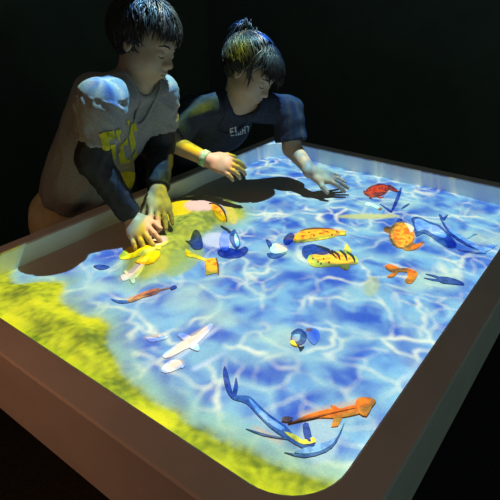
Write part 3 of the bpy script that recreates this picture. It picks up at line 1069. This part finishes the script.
def scalp_lock(H, f, r, u, flow, length, lift, seg=4, grav=.0, jit=.25):
    """a lock that starts on the cranium ellipsoid at a direction and creeps along it"""
    c = A((-.012, 0, .034)); R = A((.102, .083, .088))
    p = A((f, r, u)); p = p / np.linalg.norm(p)
    d = A(flow) + np.array([random.gauss(0, jit) for _ in range(3)])
    pts = []
    h = getattr(H, 'hs', 1.0)
    for i in range(seg + 1):
        pts.append(H.at(*(c + R * p * h)))
        t = d - (d @ p) * p
        t = t / (np.linalg.norm(t) + 1e-6)
        p = p + t * (length / seg) / .085
        p = p / np.linalg.norm(p)
        h += lift / seg
    return pts


M_skin_b = mat('boy_skin', (0.48, 0.35, 0.22), 0.55, 0.3, bump=(120, .08, .002), var=(20, (0.44, 0.31, 0.19), .42, .62))
M_skin_g = mat('girl_skin', (0.51, 0.38, 0.25), 0.55, 0.3, bump=(120, .08, .002), var=(20, (0.47, 0.34, 0.22), .42, .62))
M_hair = mat('black_hair', (0.035, 0.028, 0.024), 0.42, 0.5, var=(60, (0.05, 0.04, 0.032), .45, .6))
M_grey = mat('grey_marl_jersey', (0.29, 0.29, 0.28), 0.9, 0.1, bump=(300, .2, .001), var=(160, (0.24, 0.24, 0.235), .4, .6))
M_blacks = mat('black_stretch', (0.018, 0.02, 0.024), 0.7, 0.25, bump=(220, .2, .001), var=(40, (0.024, 0.027, 0.032), .4, .6))
M_khaki = mat('khaki_twill', (0.58, 0.52, 0.31), 0.9, 0.1, bump=(240, .25, .001), var=(18, (0.50, 0.45, 0.26), .4, .6))
M_yprint = mat('yellow_print', (0.52, 0.50, 0.03), 0.8, 0.15, var=(60, (0.45, 0.43, 0.03), .4, .6))
M_navy = mat('navy_jersey', (0.040, 0.048, 0.072), 0.9, 0.1, bump=(300, .2, .001), var=(90, (0.032, 0.038, 0.058), .4, .6))
M_wprint = mat('white_print', (0.60, 0.61, 0.62), 0.8, 0.15, var=(200, (0.40, 0.41, 0.44), .45, .6))
M_skirt = mat('patterned_dark_cloth', (0.03, 0.03, 0.035), 0.9, 0.1, var=(38, (0.22, 0.07, 0.09), .54, .60))
M_band = mat('green_wristband', (0.25, 0.62, 0.30), 0.5, 0.3, var=(90, (0.6, 0.7, 0.6), .5, .62))
M_dark = mat('lash_black', (0.012, 0.010, 0.009), 0.6, 0.2, var=(90, (0.02, 0.015, 0.012), .4, .6))
M_lip = mat('lip_red', (0.40, 0.19, 0.16), 0.5, 0.3, var=(90, (0.36, 0.17, 0.14), .4, .6))
M_shoe = mat('dark_shoe', (0.03, 0.03, 0.03), 0.7, 0.3, var=(30, (0.05, 0.05, 0.05), .4, .6))


def face_details(H, person, Fskin_bvh, brow_w=.0022):
    """closed-looking lash line, brows: thin shapes laid on the face"""
    for nm, pts, w in (('eyelash', [(-.014, -.013), (-.006, -.0165), (.004, -.0165), (.014, -.012)], .0016),
                       ('eyebrow', [(-.018, .014), (-.008, .018), (.006, .018), (.018, .012)], brow_w)):
        for q in (-1, 1):
            bm = bmesh.new(); out = []
            for a, b in pts:
                o_ = H.at(.16, (.031 + a) * q, b)
                h = Fskin_bvh.ray_cast(Vector(o_), Vector(-H.f), .2)
                if h[0] is not None: out.append(h[0] + h[1] * .0004)
            if len(out) > 1:
                dense = []
                for i in range(len(out) - 1):
                    for t in (0, .33, .66): dense.append(out[i].lerp(out[i + 1], t))
                dense.append(out[-1])
                k = len(dense)
                tube(bm, dense, [w * (0.5 + .5 * math.sin(math.pi * (i + .6) / k)) for i in range(k)], 6)
                from_bm(nm, bm, M_dark, person, True)


def ring(name, c, axis, r, thick, width, m, parent, n=28):
    """a flat band round a limb"""
    f, a, b = frame(axis, (.3, .2, .9))
    bm = bmesh.new(); rs = []
    for i in range(n):
        t = 2 * math.pi * i / n
        dv = a * math.cos(t) + b * math.sin(t)
        rs.append([bm.verts.new(A(c) + dv * rr + f * ff) for rr, ff in ((r, -width), (r + thick, -width * .9), (r + thick, width * .9), (r, width))])
    for i in range(n):
        p, q = rs[i], rs[(i + 1) % n]
        for j in range(4): bm.faces.new((p[j], p[(j + 1) % 4], q[(j + 1) % 4], q[j]))
    return from_bm(name, bm, m, parent, True)


def stand(hip, foot, knee_push):
    """hip, knee, ankle, toe points"""
    hip, foot = A(hip), A(foot)
    knee = (hip + foot) / 2 + A(knee_push)
    return hip, knee, foot


# ----- the boy
def make_boy():
    P = thing('person', 'person in a grey shirt with yellow print and black sleeves, both hands pressing the sand', 'person', tuple(tw(.45, 1.17)), 0)
    inv = P.location.copy()
    F = Field(.0032)
    Rsh, Lsh = A(W(101, 103, 1.30)), A(W(159, 93, 1.52))
    neck = A(W(131, 84, 1.455))
    pelv = A(W(76, 208, 1.56))
    Rel, Rwr = A(W(93, 160, 1.30)), A(W(133, 219, 1.305))
    Lel, Lwr = A(W(160, 146, 1.56)), A(W(158, 192, 1.40))
    lat = nrm(Lsh - Rsh); upv = nrm(neck - pelv); lat = nrm(lat - (lat @ upv) * upv); fr = np.cross(upv, lat)
    fr = fr if fr @ A(-EY) > 0 else -fr
    ax = (lat, fr, upv)
    Hd = head_by_ear(W(127, 42, 1.40), (.84, -.36, -.30), (.45, .06, .86), .91)
    Hd.hs = 1.05
    # hd forward given in world axes: to the right, a little towards the viewer and down
    chest = neck + (pelv - neck) * .33; belly = neck + (pelv - neck) * .68

    def torso(F, g, k=.03):
        F.cone(Rsh - upv * .006, neck - upv * .012, .044 + g, .047 + g, k); F.cone(Lsh - upv * .006, neck - upv * .012, .044 + g, .047 + g, k)
        F.ell(chest, A((.135, .088, .14)) + g, ax, k)
        F.cone(Rsh - upv * .012, chest, .044 + g, .075 + g, k); F.cone(Lsh - upv * .012, chest, .044 + g, .075 + g, k)
        F.cone(neck - upv * .07 - fr * .035 - lat * .045, pelv - lat * .035 + upv * .02, .066 + g, .098 + g, k)
        F.ell(belly, A((.136, .104, .13)) + g, ax, k)
        F.ell(pelv, A((.122, .095, .09)) + g, ax, k)
    torso(F, -.004)
    Hd.add(F, neck + upv * .005, .037)
    F.chain([Rsh, Rel], [.045, .035], .02); F.chain([Rel, Rwr], [.035, .024], .012)
    F.chain([Lsh, Lel], [.045, .035], .02); F.chain([Lel, Lwr], [.035, .024], .012)
    sandp = lambda px, py, dz: A(tw(*S(px, py, SAND_Z + dz), SAND_Z + dz))
    tR = sandp(146, 244, .03)
    hand(F, Rwr, tR - Rwr + A((0, 0, .006)), A((-.25, -.35, .9)), A((.5, .6, 0)), (.50, .42, .42, .5), .12, 1.0, (.85, .6, -.3))
    tL = sandp(165, 238, .018)
    hand(F, Lwr, tL - Lwr + A((.0, -.01, .012)), A((.30, -.35, .85)), A((-.8, -.2, -.1)), (.16, .14, .16, .22), .08, 1.0, (.85, .5, -.4))
    # legs
    hips = [pelv + lat * q * .065 - upv * .03 for q in (-1, 1)]
    feet = [A(tw(x, 1.20, .075)) for x in (.345, .50)]
    legs = []
    for h_, f_ in zip(hips, feet):
        knee = (h_ + f_) / 2 + A(-EY) * .015
        legs.append((h_, knee, f_))
        F.chain([h_, knee, f_], [.07, .046, .034], .02)
        F.cone(f_, f_ + A(-EY) * .12 + A((0, 0, -.045)), .034, .024, .015)
    body = F.build('body', M_skin_b, P)
    bb = bvh_of(body)
    # shirt
    T = Field(.004)
    torso(T, .006, .022)
    hem = pelv + upv * .005
    aR = nrm(Rel - Rsh); aL = nrm(Lel - Lsh)
    sR = Rsh + (Rel - Rsh) * .62; sL = Lsh + (Lel - Lsh) * .60
    T.cone(Rsh - upv * .004, sR, .044, .056, .03, flat=True)
    T.cone(Lsh - upv * .004, sL, .044, .056, .03, flat=True)
    T.ell(belly + fr * .03 - upv * .03, (.125, .085, .11), ax, .03)
    T.ell(neck + fr * .02 + upv * .052, (.054, .056, .062), ax, .008, True)
    T.plane(hem + upv * .062 + fr * .03, -upv + fr * .12)
    T.cone(sR - aR * .0, sR + aR * .03, .050, .050, .004, True)
    T.cone(sL - aL * .0, sL + aL * .03, .051, .051, .004, True)

    w1 = fold(12, .013, upv + lat * .5 - fr * .2, .3, 2.0)
    w2 = fold(30, .0085, lat * .6 + fr * .5 - upv * .35, .3, 6.0)

    def wr(co):
        c = A(co)
        d = min(np.linalg.norm(np.cross(c - Rsh, aR)) if (c - Rsh) @ aR > -.02 else 9, np.linalg.norm(np.cross(c - Lsh, aL)) if (c - Lsh) @ aL > -.02 else 9)
        t = ss(.10, .06, d) if d < 9 else 0
        return w1(co) * (1 - t) + w2(co) * t
    shirt = T.build('shirt', M_grey, P, wr)
    sb = bvh_of(shirt)
    # collar rib
    # the rib follows the neck hole
    pts = []
    for i in range(40):
        t = 2 * math.pi * i / 40
        o_ = neck + fr * .02 + upv * .2 + (lat * math.cos(t) + fr * math.sin(t)) * .058
        h = sb.ray_cast(Vector(o_), Vector(-upv), .5)
        if h[0] is not None: pts.append(h[0] + Vector(upv) * .001)
    if len(pts) > 10:
        bm = bmesh.new(); tube(bm, pts + pts[:2], .0050, 6)
        from_bm('collar', bm, M_grey, P, True)
    # sleeves of the black undershirt
    for sh, el, wr_, nm in ((Rsh, Rel, Rwr, 'sleeve'), (Lsh, Lel, Lwr, 'sleeve')):
        G = Field(.0035)
        u = sh + (el - sh) * .5
        d_ = nrm(wr_ - el)
        G.chain([u, el], [.042, .043], .015); G.chain([el, wr_ - d_ * .01], [.044, .031], .015)
        G.plane(wr_ - d_ * .014, d_)
        G.build(nm, M_blacks, P, fold(30, .004, el - sh, .8, 4))
    # yellow print on the chest: chunky slanted letter-like blocks over an oval
    o_ = neck + (pelv - neck) * .47 + fr * .1 - lat * .012
    k = .001

    def bl(x0, x1, y0, y1, sl=.12): return [((x0 + sl * y0) * k, y0 * k), ((x1 + sl * y0) * k, y0 * k), ((x1 + sl * y1) * k, y1 * k), ((x0 + sl * y1) * k, y1 * k)]
    polys = [bl(-52, -34, -20, 42), bl(-33, -16, 24, 42), bl(-33, -20, 2, 14), bl(-12, 6, -20, 42), bl(7, 20, 26, 42), bl(7, 20, -20, -4),
             bl(26, 42, -10, 70), bl(43, 54, 52, 70),
             [(-6 * k + 44 * k * math.cos(t), -52 * k + 24 * k * math.sin(t)) for t in [2 * math.pi * i / 24 for i in range(24)]]]
    decal('yellow_print', polys, A(W(123, 153, 1.36)), A((.95, .2, .28)), A((.25, -.85, .45)), sb, M_yprint, P)
    # trousers
    K = Field(.005)
    K.ell(pelv - upv * .015, A((.130, .104, .085)) + .006, ax, .03)
    for h_, kn, f_ in legs: K.chain([h_, kn, f_ + A((0, 0, .03))], [.090, .068, .058], .03)
    K.ell(pelv + upv * .06, A((.124, .100, .10)) + .003, ax, .03)
    K.plane(pelv + upv * .10, upv)
    for _, _, f_ in legs: K.slabcut(f_ + A((0, 0, .02)), (0, 0, -1), f_ - .1, f_ + .1)
    tr = K.build('trousers', M_khaki, P, fold(16, .006, (0, 0, 1), .5, 8))
    tb = bvh_of(tr)
    pk = pelv - lat * .03 + fr * .0 - upv * .035
    decal('pocket', [[(-.05, -.035), (.012, -.035), (.018, .02), (-.045, .03)]], pelv - lat * .06 + fr * .06 - upv * .045, A((.9, .3, .1)), nrm(fr * .5 - lat * .6 + A((0, -.3, .1))), tb, M_khaki, tr, .004)
    bm = bmesh.new(); pts = []
    for i in range(48):
        t = 2 * math.pi * i / 48
        dv = lat * math.cos(t) + fr * math.sin(t)
        h = tb.ray_cast(Vector(pelv + upv * .088 + dv * .3), Vector(-dv), .4)
        if h[0] is not None: pts.append(h[0] + Vector(dv) * .001)
    tube(bm, pts + pts[:1], .006, 6); from_bm('waistband', bm, M_khaki, tr, True)
    for f_ in feet:
        G = Field(.005)
        G.cone(f_ + A((0, 0, -.035)), f_ - A(EY) * .13 + A((0, 0, -.045)), .040, .030, .015); G.cone(f_, f_ + A((0, 0, -.03)), .042, .042, .01)
        G.plane((0, 0, .002), (0, 0, -1))
        G.build('shoe', M_shoe, P)
    # hair
    locks = []
    Hf = Field(.0035)
    Hf.ell(Hd.at(-.014, 0, .036), A((.098, .079, .082)) * Hd.s * Hd.hs, Hd.ax, .01)
    Hf.slabcut(Hd.at(.062, 0, .045), nrm(Hd.dirv(.75, 0, -.65)), Hd.c - .2, Hd.c + .2, .01)
    Hf.slabcut(Hd.at(-.010, 0, -.006), nrm(Hd.dirv(.70, 0, -.71)), Hd.c - .2, Hd.c + .2, .01)
    while len(locks) < 1900:
        v = A([random.gauss(0, 1) for _ in range(3)]); v /= np.linalg.norm(v)
        f, r, u = v
        if .70 * (f * .102 - .002) - .71 * (u * .088 + .040) > 0 and u < .3: continue
        if f > .35 and u < .42: continue
        flow = A((.9 * (f + .35), r * 1.3, -.55 * (1 - u) - .15))
        ln = .045 if f > .3 else .036
        locks.append((scalp_lock(Hd, f, r, u, flow, ln * random.uniform(.75, 1.25), random.uniform(.02, .12), 4), .0030))
    for i in range(230):                         # fringe over the forehead
        r = random.uniform(-.62, .62)
        v = A((.78, r, .60 + random.uniform(-.12, .2)))
        locks.append((scalp_lock(Hd, *v, A((.5, r * .5, -1.0)), random.uniform(.034, .050), .06, 4, jit=.14), .0030))
    hair = Hf.build('hair', M_hair, P)
    strands('hair_locks', locks, M_hair, hair)
    face_details(Hd, P, bb)
    # store children relative to the person's base
    for c in P.children: c.location = -inv
    return P, Hd


def make_girl():
    P = thing('person', 'person in a navy shirt with tied black hair, one arm stretched out across the sand', 'person', tuple(tw(.98, 1.19)), 0)
    inv = P.location.copy()
    F = Field(.0032)
    Rsh, Lsh = A(W(193, 113, 1.66)), A(W(287, 110, 1.74))
    neck = A(W(236, 102, 1.70))
    pelv = A(tw(.97, 1.20, .66))
    Rel, Rwr = A(W(167, 140, 1.60)), A(W(208, 160, 1.55))
    Lel, Lwr = A(W(292, 148, 1.71)), A(W(312, 172.5, 1.625))
    lat = nrm(Lsh - Rsh); upv = nrm(neck - pelv); lat = nrm(lat - (lat @ upv) * upv); fr = np.cross(upv, lat)
    fr = fr if fr[1] < 0 else -fr
    ax = (lat, fr, upv)
    Hd = head_by_ear(W(238, 71, 1.63), (.74, -.48, -.46), (.50, .04, .84), .86)
    Hd.hs = 1.10
    chest = neck + (pelv - neck) * .33; belly = neck + (pelv - neck) * .68

    def torso(F, g, k=.03):
        F.cone(Rsh - upv * .006, neck - upv * .012, .040 + g, .042 + g, k); F.cone(Lsh - upv * .006, neck - upv * .012, .040 + g, .042 + g, k)
        F.ell(chest, A((.128, .080, .12)) + g, ax, k)
        F.ell(belly, A((.112, .082, .12)) + g, ax, k)
        F.ell(pelv, A((.118, .09, .09)) + g, ax, k)
        F.cone(chest, pelv, .085 + g, .085 + g, k)
    torso(F, -.004)
    Hd.add(F, neck + upv * .005, .036)
    F.chain([Rsh, Rel], [.040, .031], .02); F.chain([Rel, Rwr], [.032, .021], .012)
    F.chain([Lsh, Lel], [.040, .031], .02); F.chain([Lel, Lwr], [.032, .020], .012)
    hand(F, Rwr, A(W(236, 168, 1.51)) - Rwr, A((-.1, -.55, .8)), A((.1, .5, .6)), (.55, .6, .65, .7), .05, .98, (.8, .5, -.2))
    hand(F, Lwr, A(W(338, 183, 1.63)) - Lwr + A((0, 0, .012)), A((-.1, -.25, 1)), A((-.3, -.9, 0)), (.25, .2, .2, .25), .16, .98, (.5, .85, -.2))
    hips = [pelv + lat * q * .06 - upv * .03 for q in (-1, 1)]
    feet = [A(tw(x, 1.27, .07)) for x in (.90, 1.06)]
    hips = sorted(hips, key=lambda h: h @ A(EX))
    legs = []
    for h_, f_ in zip(hips, feet):
        knee = (h_ + f_) / 2 + A(-EY) * .01
        legs.append((h_, knee, f_))
        F.chain([h_, knee, f_], [.064, .043, .031], .02)
        F.cone(f_, f_ + A(-EY) * .11 + A((0, 0, -.042)), .032, .022, .015)
    body = F.build('body', M_skin_g, P)
    bb = bvh_of(body)
    T = Field(.004)
    torso(T, .006, .022)
    aR = nrm(Rel - Rsh); aL = nrm(Lel - Lsh)
    sR = Rsh + (Rel - Rsh) * .72; sL = Lsh + (Lel - Lsh) * .78
    T.cone(Rsh, sR, .046, .052, .014, flat=True)
    T.cone(Lsh, sL, .046, .051, .014, flat=True)
    T.ell(neck + fr * .022 + upv * .045, (.054, .052, .058), ax, .008, True)
    T.plane(pelv - upv * .03, -upv)
    T.cone(sR - aR * .0, sR + aR * .03, .046, .046, .004, True)
    T.cone(sL - aL * .0, sL + aL * .03, .045, .045, .004, True)
    w1 = fold(13, .011, upv + lat * .6, .3, 12.0)
    shirt = T.build('shirt', M_navy, P, w1)
    sb = bvh_of(shirt)
    pts = []
    for i in range(40):
        t = 2 * math.pi * i / 40
        o_ = neck + fr * .022 + upv * .2 + (lat * math.cos(t) + fr * math.sin(t)) * .057
        h = sb.ray_cast(Vector(o_), Vector(-upv), .5)
        if h[0] is not None: pts.append(h[0] + Vector(upv) * .001)
    if len(pts) > 10:
        bm = bmesh.new(); tube(bm, pts + pts[:2], .0045, 6)
        from_bm('collar', bm, M_navy, P, True)
    # white print: slanted capitals over a small badge
    view = A((0, -.88, .47))
    c0 = A(W(244, 125, 1.62)); U = nrm(A(W(258, 121, 1.62)) - A(W(231, 132, 1.62)))
    k = .0010
    bars = {'E': [(0, 4, 0, 20), (4, 12, 0, 4), (4, 11, 8, 12), (4, 13, 16, 20)], 'I': [(0, 5, 0, 20)],
            'G': [(0, 4, 0, 20), (4, 13, 0, 4), (4, 13, 16, 20), (9, 13, 4, 10)], 'H': [(0, 4, 0, 20), (9, 13, 0, 20), (4, 9, 8, 12)],
            'T': [(0, 14, 16, 20), (5, 9, 0, 16)], 'Y': [(0, 4, 10, 20), (8, 12, 10, 20), (4, 8, 0, 13)]}
    polys = []; x = -50
    for ch in 'EIGHTY':
        for x0, x1, y0, y1 in bars[ch]:
            polys.append([((x + q + .3 * p) * k, p * k) for q, p in ((x0, y0), (x1, y0), (x1, y1), (x0, y1))])
        x += max(b[1] for b in bars[ch]) + 3
    decal('shirt_lettering', polys, c0, U, view, sb, M_wprint, P, .003, .004)
    c1 = A(W(243, 139, 1.62))
    decal('shirt_badge', [[(-.022, -.010), (-.010, .006), (.0, .012), (.022, .012), (.026, .004), (.012, -.010), (.006, -.004), (-.004, -.011), (-.010, -.004)]], c1, U, view, sb, M_wprint, P, .003, .004)
    # dark patterned trousers
    K = Field(.005)
    K.ell(pelv - upv * .015, A((.126, .098, .085)) + .006, ax, .03)
    for h_, kn, f_ in legs: K.chain([h_, kn, f_ + A((0, 0, .03))], [.084, .062, .05], .03)
    K.plane(pelv + upv * .05, upv)
    for _, _, f_ in legs: K.slabcut(f_ + A((0, 0, .02)), (0, 0, -1), f_ - .1, f_ + .1)
    K.build('trousers', M_skirt, P, fold(16, .006, (0, 0, 1), .5, 8))
    for f_ in feet:
        G = Field(.005)
        G.cone(f_ + A((0, 0, -.033)), f_ - A(EY) * .12 + A((0, 0, -.042)), .038, .028, .015); G.cone(f_, f_ + A((0, 0, -.03)), .039, .039, .01)
        G.plane((0, 0, .002), (0, 0, -1))
        G.build('shoe', M_shoe, P)
    wd_ = nrm(Rwr - Rel)
    ring('wristband', Rwr - wd_ * .012, wd_, .0235, .0035, .010, M_band, P)
    # hair
    locks = []
    Hf = Field(.0035)
    Hf.ell(Hd.at(-.014, 0, .036), A((.098, .079, .082)) * Hd.s * Hd.hs, Hd.ax, .01)
    Hf.slabcut(Hd.at(.066, 0, .035), nrm(Hd.dirv(.75, 0, -.65)), Hd.c - .2, Hd.c + .2, .01)
    Hf.slabcut(Hd.at(-.005, 0, -.022), nrm(Hd.dirv(.75, 0, -.66)), Hd.c - .2, Hd.c + .2, .01)
    tie = Hd.at(-.085, .0, .098)
    while len(locks) < 1500:
        v = A([random.gauss(0, 1) for _ in range(3)]); v /= np.linalg.norm(v)
        f, r, u = v
        if .75 * (f * .102 - .007) - .66 * (u * .088 + .056) > 0 and u < .3: continue
        if f > .35 and u < .42: continue
        flow = A((-.9 - f, -r * 1.0, .85 - u)) if f < .30 else A((.5, r * .9, -.6))
        locks.append((scalp_lock(Hd, f, r, u, flow, .05 * random.uniform(.7, 1.2), random.uniform(.02, .10), 4, jit=.18), .0030))
    for i in range(420):                         # long thick fringe hanging over the forehead
        r = random.uniform(-.85, .75)
        v = A((.70, r, .68 + random.uniform(-.2, .25)))
        pts = scalp_lock(Hd, *v, A((.9, r * .4, -.9)), random.uniform(.034, .050), .16, 4, jit=.16)
        d = A((.08, -.02, -.42)); L = random.uniform(.006, .018)
        pts.append(A(pts[-1]) + nrm(A(pts[-1]) - A(pts[-2])) * L * .5 + A((0, 0, -1)) * L)
        locks.append((pts, .0030))
    for q in (-1, 1):                            # loose locks in front of the ears
        for i in range(14):
            b = Hd.at(.022 + random.uniform(-.010, .010), .072 * q, .030)
            pts = [b]
            for j in range(4): pts.append(pts[-1] + Hd.dirv(.10, .02 * q, -1) * .4 * .018 + A((0, 0, -.012)) + A([random.gauss(0, .0012) for _ in range(3)]))
            locks.append((pts, .0017))
    hair = Hf.build('hair', M_hair, P)
    strands('hair_locks', locks, M_hair, hair)
    tail = []
    for i in range(330):                         # tied tail falling behind the neck onto the shoulder
        o_ = A([random.gauss(0, .010) for _ in range(3)])
        p = tie + o_ * .6
        dv = Hd.dirv(-.9, -.1, .75) + A([random.gauss(0, .30) for _ in range(3)])
        v = nrm(dv) * random.uniform(.012, .019)
        pts = [p]
        L = random.randint(5, 10)
        for j in range(L):
            p = p + v; v = v * .86 + A((-.0008, -.001, -.0042)) + A([random.gauss(0, .0010) for _ in range(3)])
            pts.append(p)
        tail.append((pts, .0026))
    strands('ponytail', tail, M_hair, hair)
    ring('hair_tie', tie, Hd.dirv(-.9, -.1, .75), .015, .006, .006, M_dark, hair)
    face_details(Hd, P, bb)
    for c in P.children: c.location = -inv
    return P, Hd


boy, boy_head = make_boy()
girl, girl_head = make_girl()
